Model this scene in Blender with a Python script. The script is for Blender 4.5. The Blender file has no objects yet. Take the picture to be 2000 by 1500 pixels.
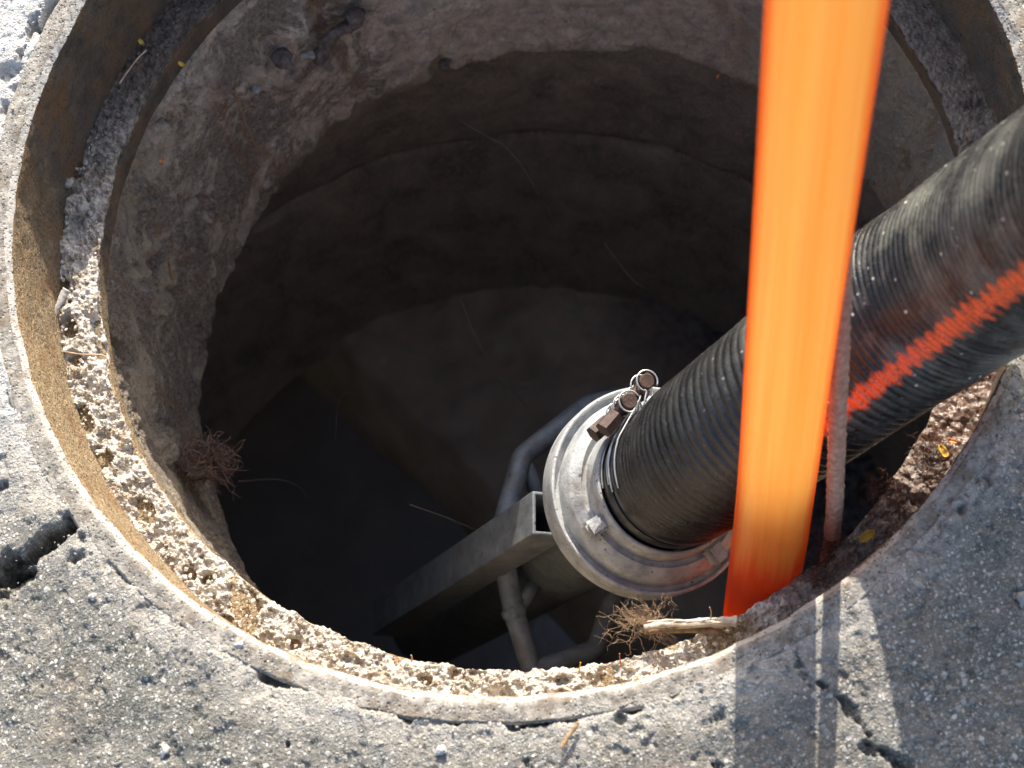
import bpy, math, random
import numpy as np
from mathutils import Vector, Matrix

random.seed(7)
rng = np.random.default_rng(7)
scene = bpy.context.scene
COL = scene.collection

# ------------------------------------------------------------------ camera
CF = 3500.0                                    # focal length in photograph pixels (2000 wide)
CP = np.array([-0.04299859, -0.53824738, 1.07094484])
TILT, ROLL = 0.35641871, -0.33546265
CFW = np.array([0, math.sin(TILT), -math.cos(TILT)])
_u0 = np.array([0, math.cos(TILT), math.sin(TILT)]); _r0 = np.array([1.0, 0, 0])
CR = math.cos(ROLL)*_r0 + math.sin(ROLL)*_u0
CU = -math.sin(ROLL)*_r0 + math.cos(ROLL)*_u0
cam_data = bpy.data.cameras.new('camera')
cam = bpy.data.objects.new('camera', cam_data); COL.objects.link(cam)
cam.matrix_world = Matrix(((CR[0], CU[0], -CFW[0], CP[0]), (CR[1], CU[1], -CFW[1], CP[1]),
                           (CR[2], CU[2], -CFW[2], CP[2]), (0, 0, 0, 1)))
cam_data.sensor_width = 36.0; cam_data.lens = 36.0*CF/2000.0
cam_data.clip_start = 0.02; cam_data.clip_end = 500
cam_data.dof.use_dof = True; cam_data.dof.focus_distance = 1.27; cam_data.dof.aperture_fstop = 9.5
scene.camera = cam

# ------------------------------------------------------------------ light
SL = 1.85                                      # shadow length per unit height
SDIR = np.array([-0.371, -0.929])*SL           # horizontal travel of sunlight per unit of height
el = math.atan(1/SL); az = math.atan2(0.371, 0.929)
w = bpy.data.worlds.new('World'); scene.world = w; w.use_nodes = True
nt = w.node_tree; nt.nodes.clear()
out = nt.nodes.new('ShaderNodeOutputWorld'); bg = nt.nodes.new('ShaderNodeBackground')
sky = nt.nodes.new('ShaderNodeTexSky'); sky.sky_type = 'NISHITA'; sky.sun_disc = False
sky.sun_elevation = el; sky.sun_rotation = az; sky.dust_density = 3.0
bg.inputs[1].default_value = 0.15
nt.links.new(sky.outputs[0], bg.inputs[0]); nt.links.new(bg.outputs[0], out.inputs[0])
sd = bpy.data.lights.new('sun', 'SUN'); sd.energy = 4.1; sd.angle = math.radians(0.5); sd.color = (1.0, 0.94, 0.85)
so = bpy.data.objects.new('sun', sd); COL.objects.link(so)
so.rotation_euler = Vector((SDIR[0], SDIR[1], -1)).to_track_quat('-Z', 'Y').to_euler()
scene.view_settings.view_transform = 'Standard'; scene.view_settings.look = 'None'
scene.view_settings.gamma = 1; scene.view_settings.use_curve_mapping = False
scene.view_settings.exposure = 1.0

# ------------------------------------------------------------------ points in space
def at_z(px, py, z):                           # photograph sight line down to height z
    d = CFW + (px-1000)/CF*CR - (py-750)/CF*CU
    return CP + d*((z-CP[2])/d[2])
def at_d(px, py, D):
    return CP + D*(CFW + (px-1000)/CF*CR - (py-750)/CF*CU)
def at_r(px, py, r):                           # far side of the round wall of radius r
    d = CFW + (px-1000)/CF*CR - (py-750)/CF*CU
    a = d[0]**2+d[1]**2; b = 2*(CP[0]*d[0]+CP[1]*d[1]); k = CP[0]**2+CP[1]**2-r*r
    return CP + (-b+math.sqrt(max(0, b*b-4*a*k)))/(2*a)*d
def ang(p): return math.atan2(p[1], p[0])

# ------------------------------------------------------------------ numpy noise
def _h(ix, iy, iz, s):
    n = (ix.astype(np.int64)*73856093) ^ (iy.astype(np.int64)*19349663) ^ (iz.astype(np.int64)*83492791) ^ (s*2654435)
    n = (n ^ (n >> 13))*1274126177 & 0xffffffff
    n = (n ^ (n >> 16))*2246822519 & 0xffffffff
    return ((n ^ (n >> 15)) & 0xffffff)/float(0xffffff)
def vnoise(p, s=0):
    i = np.floor(p).astype(np.int64); f = p-i; f = f*f*f*(f*(f*6-15)+10)
    r = 0
    for a in (0, 1):
        wa = f[..., 0] if a else 1-f[..., 0]
        for b in (0, 1):
            wb = f[..., 1] if b else 1-f[..., 1]
            for c in (0, 1):
                wc = f[..., 2] if c else 1-f[..., 2]
                r = r + wa*wb*wc*_h(i[..., 0]+a, i[..., 1]+b, i[..., 2]+c, s)
    return r*2-1
def fbm(p, oct=4, s=0, gain=0.5):
    r = 0; a = 1.0; t = 0
    for k in range(oct):
        r = r + a*vnoise(p*(2.03**k)+k*17.3, s+k); t += a; a *= gain
    return r/t
def ridged(p, oct=4, s=0):
    r = 0; a = 1.0; t = 0
    for k in range(oct):
        r = r + a*(1-np.abs(vnoise(p*(2.03**k)+k*7.1, s+k))*2); t += a; a *= 0.5
    return r/t
def worley(p, s=0):                            # rounded lumps: 1 at a cell's centre, 0 at its edge
    i = np.floor(p).astype(np.int64)
    best = np.full(p.shape[:-1], 9.0); cid = np.zeros(p.shape[:-1])
    for a in (-1, 0, 1):
        for b in (-1, 0, 1):
            for c in (-1, 0, 1):
                x, y, z = i[..., 0]+a, i[..., 1]+b, i[..., 2]+c
                d = (x+_h(x, y, z, s)-p[..., 0])**2 + (y+_h(x, y, z, s+1)-p[..., 1])**2 + (z+_h(x, y, z, s+2)-p[..., 2])**2
                m = d < best; best = np.where(m, d, best); cid = np.where(m, _h(x, y, z, s+3), cid)
    return np.clip(1-best, 0, 1), cid
def sstep(a, b, x):
    t = np.clip((x-a)/(b-a), 0, 1); return t*t*(3-2*t)

# ------------------------------------------------------------------ mesh helpers
def link(name, me, mat=None, parent=None, smooth=True):
    o = bpy.data.objects.new(name, me); COL.objects.link(o)
    if mat: me.materials.append(mat)
    if parent is not None: o.parent = parent
    if smooth: me.polygons.foreach_set('use_smooth', np.ones(len(me.polygons), dtype=bool))
    return o
def raw(name, V, Q):
    V = np.asarray(V, dtype=np.float32).reshape(-1, 3); Q = np.asarray(Q, dtype=np.int32)
    me = bpy.data.meshes.new(name)
    me.vertices.add(len(V)); me.vertices.foreach_set('co', V.ravel())
    k = Q.shape[1]
    me.loops.add(Q.size); me.loops.foreach_set('vertex_index', Q.ravel())
    me.polygons.add(len(Q)); me.polygons.foreach_set('loop_start', np.arange(0, Q.size, k, dtype=np.int32))
    me.update(calc_edges=True); me.validate()
    return me
def grid_faces(n, m, wrap_n=False, wrap_m=False, flip=False):
    i = np.arange(n if wrap_n else n-1); j = np.arange(m if wrap_m else m-1)
    I, J = np.meshgrid(i, j, indexing='ij'); I2 = (I+1) % n; J2 = (J+1) % m
    Q = np.stack([I*m+J, I2*m+J, I2*m+J2, I*m+J2], -1).reshape(-1, 4)
    return Q[:, ::-1] if flip else Q
def grid(name, P, mat, parent=None, wrap_n=False, wrap_m=False, flip=False):
    n, m = P.shape[:2]
    return link(name, raw(name, P, grid_faces(n, m, wrap_n, wrap_m, flip)), mat, parent)
def smooth_path(pts, n):
    P = [np.array(p, float) for p in pts]; P = [2*P[0]-P[1]]+P+[2*P[-1]-P[-2]]
    outp = []
    for k in range(1, len(P)-2):
        for t in np.linspace(0, 1, n, endpoint=False):
            a, b, c, d = P[k-1:k+3]
            outp.append(0.5*((2*b)+(-a+c)*t+(2*a-5*b+4*c-d)*t*t+(-a+3*b-3*c+d)*t**3))
    outp.append(P[-2]); return np.array(outp)
def frames(path, up=(0.3, 0.1, 1)):
    T = np.gradient(path, axis=0); T /= np.linalg.norm(T, axis=1)[:, None]
    u = np.array(up, float); u = u-(u@T[0])*T[0]
    if np.linalg.norm(u) < 1e-4: u = np.array([1.0, 0.2, 0])-(np.array([1.0, 0.2, 0])@T[0])*T[0]
    u /= np.linalg.norm(u); A = []
    for t in T:
        u = u-(u@t)*t; u /= np.linalg.norm(u); A.append(u)
    A = np.array(A); return T, A, np.cross(T, A)
def tube_v(path, rad, sides=12, up=(0.3, 0.1, 1), caps=True):
    path = np.asarray(path, float); T, A, B = frames(path, up)
    th = np.linspace(0, 2*np.pi, sides, endpoint=False)
    rad = np.broadcast_to(np.asarray(rad, float), (len(path),))
    P = path[:, None]+rad[:, None, None]*(np.cos(th)[None, :, None]*A[:, None]+np.sin(th)[None, :, None]*B[:, None])
    if caps:
        P = np.concatenate([np.repeat(path[:1, None], sides, 1), P, np.repeat(path[-1:, None], sides, 1)], 0)
    return P
def rod(name, a, b, r, mat, sides=20, up=(0.3, 0.1, 1)):      # short rod with flat ends
    a = np.array(a); b = np.array(b); d = (b-a)/np.linalg.norm(b-a)*r*.12
    o = tube(name, np.array([a, a+d*.5, a+d, b-d, b-d*.5, b]), [r*.86, r*.97, r, r, r*.97, r*.86], mat, None, sides, up)
    f = np.ones((7, sides), dtype=bool); f[0] = f[1] = f[-1] = f[-2] = False
    o.data.polygons.foreach_set('use_smooth', f.ravel()); return o
def tube(name, path, rad, mat, parent=None, sides=12, up=(0.3, 0.1, 1), caps=True):
    return grid(name, tube_v(path, rad, sides, up, caps), mat, parent, wrap_m=True)
def merge(parts):                              # [(V, Q)] -> V, Q
    Vs, Qs, o = [], [], 0
    for V, Q in parts:
        V = np.asarray(V).reshape(-1, 3); Vs.append(V); Qs.append(np.asarray(Q)+o); o += len(V)
    return np.concatenate(Vs), np.concatenate(Qs)
def strands(name, lines, rad, mat, parent=None):
    parts = []
    for L in lines:
        P = tube_v(L, np.linspace(rad, rad*0.35, len(L)), 3, caps=False)
        parts.append((P, grid_faces(len(L), 3, wrap_m=True)))
    V, Q = merge(parts); return link(name, raw(name, V, Q), mat, parent)
def basis(n, hint=(1, 0, 0)):
    n = np.array(n, float); n /= np.linalg.norm(n); a = np.array(hint, float); a -= (a@n)*n; a /= np.linalg.norm(a)
    return n, a, np.cross(n, a)
def lathe(name, prof, X, n, mat, parent=None, seg=128, hint=(1, 0, 0), closed=True):
    n, a, b = basis(n, hint); th = np.linspace(0, 2*np.pi, seg, endpoint=False)
    pr = np.array(prof, float)
    P = X + pr[:, None, 0:1]*(np.cos(th)[None, :, None]*a+np.sin(th)[None, :, None]*b) + pr[:, None, 1:2]*n
    return grid(name, P, mat, parent, wrap_n=closed, wrap_m=True)
def bevel_prof(pts, r=0.0012, k=3):            # rounds the corners of a closed profile
    pts = [np.array(p, float) for p in pts]; o = []
    for i, p in enumerate(pts):
        a, b = pts[i-1], pts[(i+1) % len(pts)]
        ra = min(r, np.linalg.norm(a-p)*.45); rb = min(r, np.linalg.norm(b-p)*.45)
        p0 = p+(a-p)/np.linalg.norm(a-p)*ra; p1 = p+(b-p)/np.linalg.norm(b-p)*rb
        for t in np.linspace(0, 1, k): o.append((1-t)**2*p0+2*t*(1-t)*p+t*t*p1)
    return o
def box_obj(name, X, ax, ay, az, size, mat, parent=None, bev=0.001):
    import bmesh
    bm = bmesh.new(); bmesh.ops.create_cube(bm, size=1)
    for v in bm.verts: v.co = Vector((v.co.x*size[0], v.co.y*size[1], v.co.z*size[2]))
    bmesh.ops.bevel(bm, geom=bm.edges[:], offset=bev, segments=2, affect='EDGES')
    M = np.stack([ax, ay, az], 1)
    for v in bm.verts: v.co = Vector(X + M@np.array(v.co))
    me = bpy.data.meshes.new(name); bm.to_mesh(me); bm.free()
    return link(name, me, mat, parent, smooth=False)
def ico(sub=2):
    import bmesh
    bm = bmesh.new(); bmesh.ops.create_icosphere(bm, subdivisions=sub, radius=1)
    V = np.array([v.co[:] for v in bm.verts]); Q = np.array([[v.index for v in f.verts] for f in bm.faces]); bm.free()
    return V, Q
ICO = {k: ico(k) for k in (1, 2, 3)}
def rock_v(X, size, seed, sub=2, flat=(1, 1, .7), rough=.35):
    V, Q = ICO[sub]; k = 1+rough*vnoise(V*1.3+seed*3.7, seed)+rough*.4*vnoise(V*3.1+seed, seed+5)
    a = seed*2.399; R = np.array([[math.cos(a), -math.sin(a), 0], [math.sin(a), math.cos(a), 0], [0, 0, 1]])
    return X+(V*k[:, None]*np.array(flat)*size)@R.T, Q
def empty(name, loc=(0, 0, 0)):
    o = bpy.data.objects.new(name, None); COL.objects.link(o); o.location = Vector(loc); o.empty_display_size = .02
    return o
def tag(o, label=None, cat=None, group=None, kind=None):
    if label: o['label'] = label
    if cat: o['category'] = cat
    if group: o['group'] = group
    if kind: o['kind'] = kind
    return o

# ------------------------------------------------------------------ materials
class NB:
    def __init__(s, name, disp=False):
        s.m = bpy.data.materials.new(name); s.m.use_nodes = True; s.t = s.m.node_tree; s.t.nodes.clear()
        s.out = s.n('ShaderNodeOutputMaterial'); s.p = s.n('ShaderNodeBsdfPrincipled'); s.l(s.p.outputs[0], s.out.inputs[0])
        s.co = s.n('ShaderNodeTexCoord').outputs['Object']
        if disp: s.m.displacement_method = 'BOTH'
    def n(s, t, **k):
        o = s.t.nodes.new(t)
        for a, b in k.items(): setattr(o, a, b)
        return o
    def l(s, a, b): s.t.links.new(a, b)
    def setin(s, i, v):
        if isinstance(v, bpy.types.NodeSocket): s.l(v, i)
        elif i.type == 'RGBA': i.default_value = (*v, 1) if isinstance(v, tuple) else (v, v, v, 1)
        else: i.default_value = v
    def noise(s, sc, det=4, rough=.55, dist=0, co=None, stretch=None, color=False):
        co = co or s.co
        if stretch:
            mp = s.n('ShaderNodeMapping'); s.l(co, mp.inputs[0]); mp.inputs['Scale'].default_value = stretch; co = mp.outputs[0]
        o = s.n('ShaderNodeTexNoise'); s.l(co, o.inputs['Vector']); o.inputs['Scale'].default_value = sc
        o.inputs['Detail'].default_value = det; o.inputs['Roughness'].default_value = rough; o.inputs['Distortion'].default_value = dist
        return o.outputs['Color' if color else 'Fac']
    def vor(s, sc, feat='F1', rnd=1, co=None, what='Distance'):
        o = s.n('ShaderNodeTexVoronoi', feature=feat); s.l(co or s.co, o.inputs['Vector']); o.inputs['Scale'].default_value = sc
        o.inputs['Randomness'].default_value = rnd
        return o.outputs[what]
    def ramp(s, f, stops, interp='LINEAR'):
        o = s.n('ShaderNodeValToRGB'); s.l(f, o.inputs[0]); e = o.color_ramp.elements; o.color_ramp.interpolation = interp
        while len(e) < len(stops): e.new(.5)
        for k, (p, c) in zip(e, stops):
            k.position = p; k.color = (*c, 1) if isinstance(c, tuple) else (c, c, c, 1)
        return o.outputs[0]
    def mix(s, f, a, b, mode='MIX'):
        o = s.n('ShaderNodeMix', data_type='RGBA', blend_type=mode); s.setin(o.inputs[0], f); s.setin(o.inputs[6], a); s.setin(o.inputs[7], b)
        return o.outputs[2]
    def m2(s, op, a, b=0.0, c=None, clamp=False):
        o = s.n('ShaderNodeMath', operation=op, use_clamp=clamp); s.setin(o.inputs[0], a); s.setin(o.inputs[1], b)
        if c is not None: s.setin(o.inputs[2], c)
        return o.outputs[0]
    def sep(s, co=None):
        o = s.n('ShaderNodeSeparateXYZ'); s.l(co or s.co, o.inputs[0]); return o.outputs
    def rand(s, col):
        o = s.n('ShaderNodeSeparateColor'); s.l(col, o.inputs[0]); return o.outputs
    def bump(s, h, dist=.001, strength=1, base=None):
        o = s.n('ShaderNodeBump'); s.setin(o.inputs['Height'], h); o.inputs['Distance'].default_value = dist; o.inputs['Strength'].default_value = strength
        if base: s.l(base, o.inputs['Normal'])
        s.l(o.outputs[0], s.p.inputs['Normal']); return o.outputs[0]
    def disp(s, h, scale, mid=.5):
        o = s.n('ShaderNodeDisplacement'); s.setin(o.inputs['Height'], h); o.inputs['Scale'].default_value = scale; o.inputs['Midlevel'].default_value = mid
        s.l(o.outputs[0], s.out.inputs['Displacement'])
    def base(s, c): s.setin(s.p.inputs['Base Color'], c)
    def set(s, **k):
        for a, v in k.items(): s.setin(s.p.inputs[a.replace('_', ' ')], v)

def mat_asphalt():
    b = NB('asphalt', True)
    big = b.noise(9, 5, .6); mid = b.noise(45, 4, .6); fine = b.noise(1300, 3, .7)
    wob = b.n('ShaderNodeVectorMath', operation='MULTIPLY_ADD'); nz = b.noise(260, 2, color=True)
    b.l(nz, wob.inputs[0]); wob.inputs[1].default_value = (.003, .003, .003); b.l(b.co, wob.inputs[2]); cw = wob.outputs[0]
    v1 = b.vor(210, co=cw); c1 = b.rand(b.vor(210, co=cw, what='Color'))
    v2 = b.vor(430, co=cw); c2 = b.rand(b.vor(430, co=cw, what='Color'))
    v3 = b.vor(800, co=cw); c3 = b.rand(b.vor(800, co=cw, what='Color'))
    matrix = b.mix(b.ramp(mid, [(.35, 0), (.65, 1)]), (.080, .080, .068), (.185, .170, .138))
    sand = b.ramp(c3[0], [(0, (.06, .065, .06)), (.4, (.14, .14, .125)), (.8, (.29, .28, .25)), (1, (.45, .43, .40))])
    col = b.mix(b.ramp(v3, [(.35, .9), (.6, .1)]), matrix, sand)
    grit = b.ramp(c2[0], [(0, (.07, .07, .062)), (.40, (.19, .185, .165)), (.72, (.38, .365, .33)), (1, (.68, .65, .60))])
    gm = b.m2('MULTIPLY', b.ramp(v2, [(.34, 1), (.52, 0)]), b.ramp(c2[1], [(.34, 0), (.40, 1)]))
    col = b.mix(gm, col, grit)
    stone = b.ramp(c1[0], [(0, (.07, .075, .07)), (.3, (.14, .145, .135)), (.62, (.25, .25, .23)), (.85, (.40, .39, .36)), (1, (.66, .64, .60))])
    sm = b.m2('MULTIPLY', b.ramp(v1, [(.30, 1), (.44, 0)]), b.ramp(c1[2], [(.58, 0), (.62, 1)]))
    col = b.mix(sm, col, stone)
    stain = b.ramp(b.noise(14, 5, .65, .4), [(.5, 0), (.66, 1)])
    col = b.mix(b.m2('MULTIPLY', stain, .42), col, (.20, .155, .105))
    dusty = b.ramp(b.noise(6, 6, .7, .6), [(.42, 0), (.62, 1)])
    col = b.mix(b.m2('MULTIPLY', dusty, .38), col, (.34, .31, .26))
    worn = b.ramp(b.noise(8.5, 6, .7, .8), [(.55, 0), (.70, 1)])
    col = b.mix(b.m2('MULTIPLY', worn, .45), col, (.075, .078, .07))
    x, y, z = b.sep()[:3]
    r = b.m2('SQRT', b.m2('ADD', b.m2('MULTIPLY', x, x), b.m2('MULTIPLY', y, y)))
    # old pale mortar smeared in a broken band round the frame
    near = b.ramp(b.m2('ADD', r, b.m2('MULTIPLY', b.noise(26, 6, .7), .075)), [(.400, 1), (.428, 0)])
    smear = b.ramp(b.noise(150, 6, .75), [(.36, 0), (.56, 1)])
    col = b.mix(b.m2('MULTIPLY', b.m2('MULTIPLY', near, smear), .85), col, b.mix(b.ramp(fine, [(.3, 0), (.7, 1)]), (.26, .235, .20), (.62, .59, .53)))
    pale = b.ramp(b.m2('ADD', b.m2('SUBTRACT', b.m2('MULTIPLY', y, .9), b.m2('MULTIPLY', x, .6)), b.m2('MULTIPLY', mid, .06)), [(.14, 0), (.27, 1)])
    col = b.mix(b.m2('MULTIPLY', b.m2('MULTIPLY', pale, .85), b.ramp(b.noise(120, 5, .7), [(.3, .3), (.5, 1)])), col, (.56, .55, .52))
    tar = b.ramp(b.noise(24, 6, .75, .3), [(.60, 0), (.66, 1)])
    col = b.mix(b.m2('MULTIPLY', tar, .28), col, (.035, .048, .052))
    depth = b.ramp(b.m2('MULTIPLY', z, -1), [(.008, 0), (.018, 1)])
    col = b.mix(depth, col, b.mix(b.ramp(b.noise(260, 4, .7), [(.4, 0), (.65, 1)]), (.025, .026, .020), (.15, .13, .085)))
    b.base(col); b.set(Roughness=.82); b.p.inputs['Specular IOR Level'].default_value = .4
    hgt = b.m2('ADD', b.m2('MULTIPLY', sm, .38), b.m2('ADD', b.m2('MULTIPLY', gm, .30), b.m2('ADD', b.m2('MULTIPLY', b.m2('SUBTRACT', 1, v3), .22), b.m2('MULTIPLY', fine, .25))))
    b.disp(hgt, .0020, .5)
    return b.m

def mat_frame():
    b = NB('cast_iron_crusted', True)
    n1 = b.noise(60, 6, .7); n2 = b.noise(520, 5, .8); n3 = b.noise(22, 5, .6)
    x, y, z = b.sep()[:3]
    iron = b.mix(b.ramp(n1, [(.3, 0), (.7, 1)]), (.045, .036, .028), (.135, .105, .075))
    iron = b.mix(b.m2('MULTIPLY', b.ramp(n3, [(.48, 0), (.62, 1)]), .6), iron, (.17, .095, .040))
    iron = b.mix(b.ramp(n2, [(.62, 0), (.74, 1)]), iron, (.42, .38, .31))
    sand = b.mix(b.ramp(n2, [(.40, 0), (.62, 1)]), (.10, .058, .022), (.62, .475, .28))
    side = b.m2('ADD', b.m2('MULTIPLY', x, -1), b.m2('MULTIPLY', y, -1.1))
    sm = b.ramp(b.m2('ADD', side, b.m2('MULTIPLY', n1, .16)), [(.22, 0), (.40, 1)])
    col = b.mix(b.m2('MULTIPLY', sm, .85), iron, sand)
    rust = b.ramp(b.noise(38, 5, .65), [(.5, 0), (.64, 1)])
    col = b.mix(b.m2('MULTIPLY', rust, .45), col, (.20, .095, .030))
    topm = b.m2('GREATER_THAN', z, -.0072)
    # the top face: crumbled mortar, sand and bare grey metal
    v = b.vor(520); c = b.rand(b.vor(520, what='Color'))
    grey = b.mix(b.ramp(b.noise(130, 6, .75), [(.34, 0), (.64, 1)]), (.13, .115, .095), (.46, .425, .365))
    grey = b.mix(b.ramp(b.noise(36, 5, .7), [(.50, 0), (.64, 1)]), grey, (.19, .145, .10))
    grey = b.mix(b.m2('MULTIPLY', b.ramp(b.noise(95, 6, .75), [(.38, .15), (.54, 1)]), b.m2('LESS_THAN', z, -.0030)), grey, b.mix(n1, (.36, .33, .29), (.66, .63, .57)))  # lip bevel paled to paint in its sunlit highlight
    gg = b.m2('MULTIPLY', b.ramp(c[0], [(.60, 0), (.66, 1)]), b.ramp(v, [(.3, 1), (.5, 0)]))
    grey = b.mix(gg, grey, b.ramp(c[1], [(0, (.09, .09, .08)), (.5, (.28, .27, .24)), (1, (.68, .66, .60))]))
    col = b.mix(topm, col, grey)
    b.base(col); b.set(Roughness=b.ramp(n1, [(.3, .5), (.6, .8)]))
    h = b.m2('ADD', b.m2('MULTIPLY', gg, .4), b.m2('ADD', b.m2('MULTIPLY', n2, .6), b.m2('MULTIPLY', n1, .8)))
    b.disp(h, .0021, .7)
    return b.m

def mat_crust():
    b = NB('dirt_crust', True)
    n0 = b.noise(22, 4, .6); n1 = b.noise(110, 5, .65); n2 = b.noise(900, 3, .6); v = b.vor(330); c = b.rand(b.vor(330, what='Color'))
    x, y, z = b.sep()[:3]
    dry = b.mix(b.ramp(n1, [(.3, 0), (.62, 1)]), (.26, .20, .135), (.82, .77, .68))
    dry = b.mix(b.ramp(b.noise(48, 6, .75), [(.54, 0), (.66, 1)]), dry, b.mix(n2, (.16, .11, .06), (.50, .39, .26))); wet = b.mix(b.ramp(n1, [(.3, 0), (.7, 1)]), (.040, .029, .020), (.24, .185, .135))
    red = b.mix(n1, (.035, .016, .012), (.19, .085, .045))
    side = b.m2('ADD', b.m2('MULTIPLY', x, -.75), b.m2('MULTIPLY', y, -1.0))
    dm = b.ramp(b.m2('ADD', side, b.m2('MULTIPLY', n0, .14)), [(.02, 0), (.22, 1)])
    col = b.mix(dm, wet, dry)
    rm = b.m2('MULTIPLY', b.ramp(b.m2('SUBTRACT', x, b.m2('MULTIPLY', y, .4)), [(.20, 0), (.28, 1)]), b.ramp(b.m2('ADD', y, b.m2('MULTIPLY', n0, .1)), [(-.16, 1), (-.06, 0)]))
    col = b.mix(b.m2('MULTIPLY', rm, .85), col, red)
    peb = b.ramp(c[0], [(.7, 0), (.8, 1)])
    col = b.mix(b.m2('MULTIPLY', peb, b.m2('ADD', .06, b.m2('MULTIPLY', dm, .5))), col, b.mix(c[1], (.20, .19, .18), (.6, .55, .48)))
    low = b.ramp(b.noise(75, 4, .7), [(.60, 0), (.70, 1)])
    col = b.mix(b.m2('MULTIPLY', low, .8), col, b.mix(dm, (.025, .018, .014), (.12, .07, .03)))
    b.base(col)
    wetm = b.ramp(b.m2('ADD', x, b.m2('MULTIPLY', n0, .08)), [(.16, 0), (.26, 1)])
    b.set(Roughness=b.mix(wetm, .92, .16))
    h = b.m2('ADD', b.m2('MULTIPLY', b.m2('SUBTRACT', 1, v), .7), b.m2('MULTIPLY', n2, .5))
    b.disp(b.m2('MULTIPLY', h, b.m2('SUBTRACT', 1, b.m2('MULTIPLY', wetm, .75))), .0034, .5)
    return b.m

def mat_concrete():
    b = NB('old_concrete', True)
    n0 = b.noise(13, 5, .62, .3); n1 = b.noise(70, 6, .68, .2); n2 = b.noise(900, 3, .65)
    run = b.noise(60, 4, .6, 0, stretch=(1, 1, .22))
    x, y, z = b.sep()[:3]
    v = b.vor(260); c = b.rand(b.vor(260, what='Color'))
    col = b.mix(b.ramp(b.noise(230, 7, .8), [(.40, 0), (.60, 1)]), b.mix(b.ramp(n1, [(.3, 0), (.7, 1)]), (.13, .085, .045), (.46, .345, .21)), b.mix(n0, (.34, .30, .22), (.60, .52, .38)))
    col = b.mix(b.m2('MULTIPLY', b.ramp(run, [(.45, 0), (.65, 1)]), .45), col, (.48, .40, .25))
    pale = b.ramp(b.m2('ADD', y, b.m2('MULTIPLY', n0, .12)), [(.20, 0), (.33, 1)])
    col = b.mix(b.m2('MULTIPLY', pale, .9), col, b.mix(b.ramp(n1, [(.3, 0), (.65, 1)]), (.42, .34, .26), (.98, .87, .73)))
    grime = b.ramp(b.noise(28, 6, .7, .5), [(.50, 0), (.62, 1)])
    col = b.mix(b.m2('MULTIPLY', grime, .7), col, b.mix(n2, (.10, .092, .093), (.34, .31, .30)))
    spot = b.ramp(b.noise(150, 4, .7), [(.63, 0), (.70, 1)])
    col = b.mix(b.m2('MULTIPLY', spot, .7), col, (.025, .022, .022))
    soil = b.ramp(b.m2('ADD', b.noise(17, 7, .75, .6), b.m2('MULTIPLY', b.m2('SUBTRACT', b.m2('MULTIPLY', y, .3), x), .22)), [(.505, 0), (.575, 1)])
    soil = b.m2('MULTIPLY', soil, b.ramp(b.m2('MULTIPLY', x, -1), [(-.12, 0), (.06, 1)]))
    col = b.mix(b.m2('MULTIPLY', soil, .85), col, b.mix(b.ramp(b.noise(300, 6, .8), [(.38, 0), (.62, 1)]), (.10, .080, .062), (.42, .345, .265)))
    streak = b.ramp(b.noise(34, 3, .5, 0, stretch=(1, 1, .12)), [(.60, 0), (.70, 1)])
    col = b.mix(b.m2('MULTIPLY', streak, .5), col, (.30, .16, .075))
    gr = b.m2('MULTIPLY', b.ramp(c[0], [(.78, 0), (.86, 1)]), b.ramp(v, [(.2, 1), (.4, 0)]))
    col = b.mix(b.m2('MULTIPLY', gr, .6), col, (.55, .5, .42))
    col = b.mix(b.m2('MULTIPLY', b.m2('SUBTRACT', 1, soil), .24), col, (.74, .64, .50))
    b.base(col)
    wetm = b.ramp(b.m2('ADD', x, b.m2('MULTIPLY', n0, .12)), [(.18, 0), (.30, 1)])
    b.set(Roughness=b.mix(wetm, b.ramp(n1, [(.3, .6), (.6, .9)]), .38))
    h = b.m2('ADD', b.m2('MULTIPLY', n1, .6), b.m2('ADD', b.m2('MULTIPLY', b.noise(330, 6, .75), .8), b.m2('MULTIPLY', gr, .3)))
    b.disp(h, .0068, .85)
    return b.m

def mat_shaft():
    b = NB('wet_shaft_concrete')
    n1 = b.noise(20, 7, .7, .4, stretch=(1, 1, .8)); n2 = b.noise(240, 4, .7)
    col = b.mix(b.ramp(n1, [(.3, 0), (.7, 1)]), (.19, .165, .14), (.58, .50, .42))
    col = b.mix(b.ramp(n2, [(.5, 0), (.75, 1)]), col, (.68, .62, .54))
    b.base(col); b.set(Roughness=.7)
    b.bump(b.m2('ADD', n2, b.m2('MULTIPLY', n1, 2)), .006, .8)
    return b.m

def mat_bench():
    b = NB('wet_sludge_bench')
    n1 = b.noise(12, 6, .6, .3); n2 = b.noise(110, 5, .75)
    x, y, z = b.sep()[:3]
    slime = b.ramp(b.m2('ADD', x, b.m2('MULTIPLY', n1, .22)), [(.22, 0), (.36, 1)])
    col = b.mix(b.ramp(n1, [(.35, 0), (.65, 1)]), (.40, .33, .245), (.62, .53, .41))
    col = b.mix(slime, col, b.mix(b.ramp(n2, [(.4, 0), (.6, 1)]), (.10, .10, .11), (.45, .44, .46)))
    b.base(col); b.set(Roughness=b.mix(slime, .38, .12))
    b.bump(b.m2('MULTIPLY', n2, b.m2('ADD', .25, b.m2('MULTIPLY', slime, 1.0))), .02, .9)
    return b.m

def mat_simple(name, c0, c1, sc=80, rough=.6, metal=0, bump=.0004, bsc=None, stretch=None, coat=0, spec=.5):
    b = NB(name); n = b.noise(sc, 5, .6, stretch=stretch)
    b.base(b.mix(b.ramp(n, [(.3, 0), (.7, 1)]), c0, c1)); b.set(Roughness=rough, Metallic=metal)
    b.p.inputs['Specular IOR Level'].default_value = spec
    if bump: b.bump(b.noise(bsc or sc*5, 4, .6, stretch=stretch), bump, 1)
    return b.m

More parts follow.
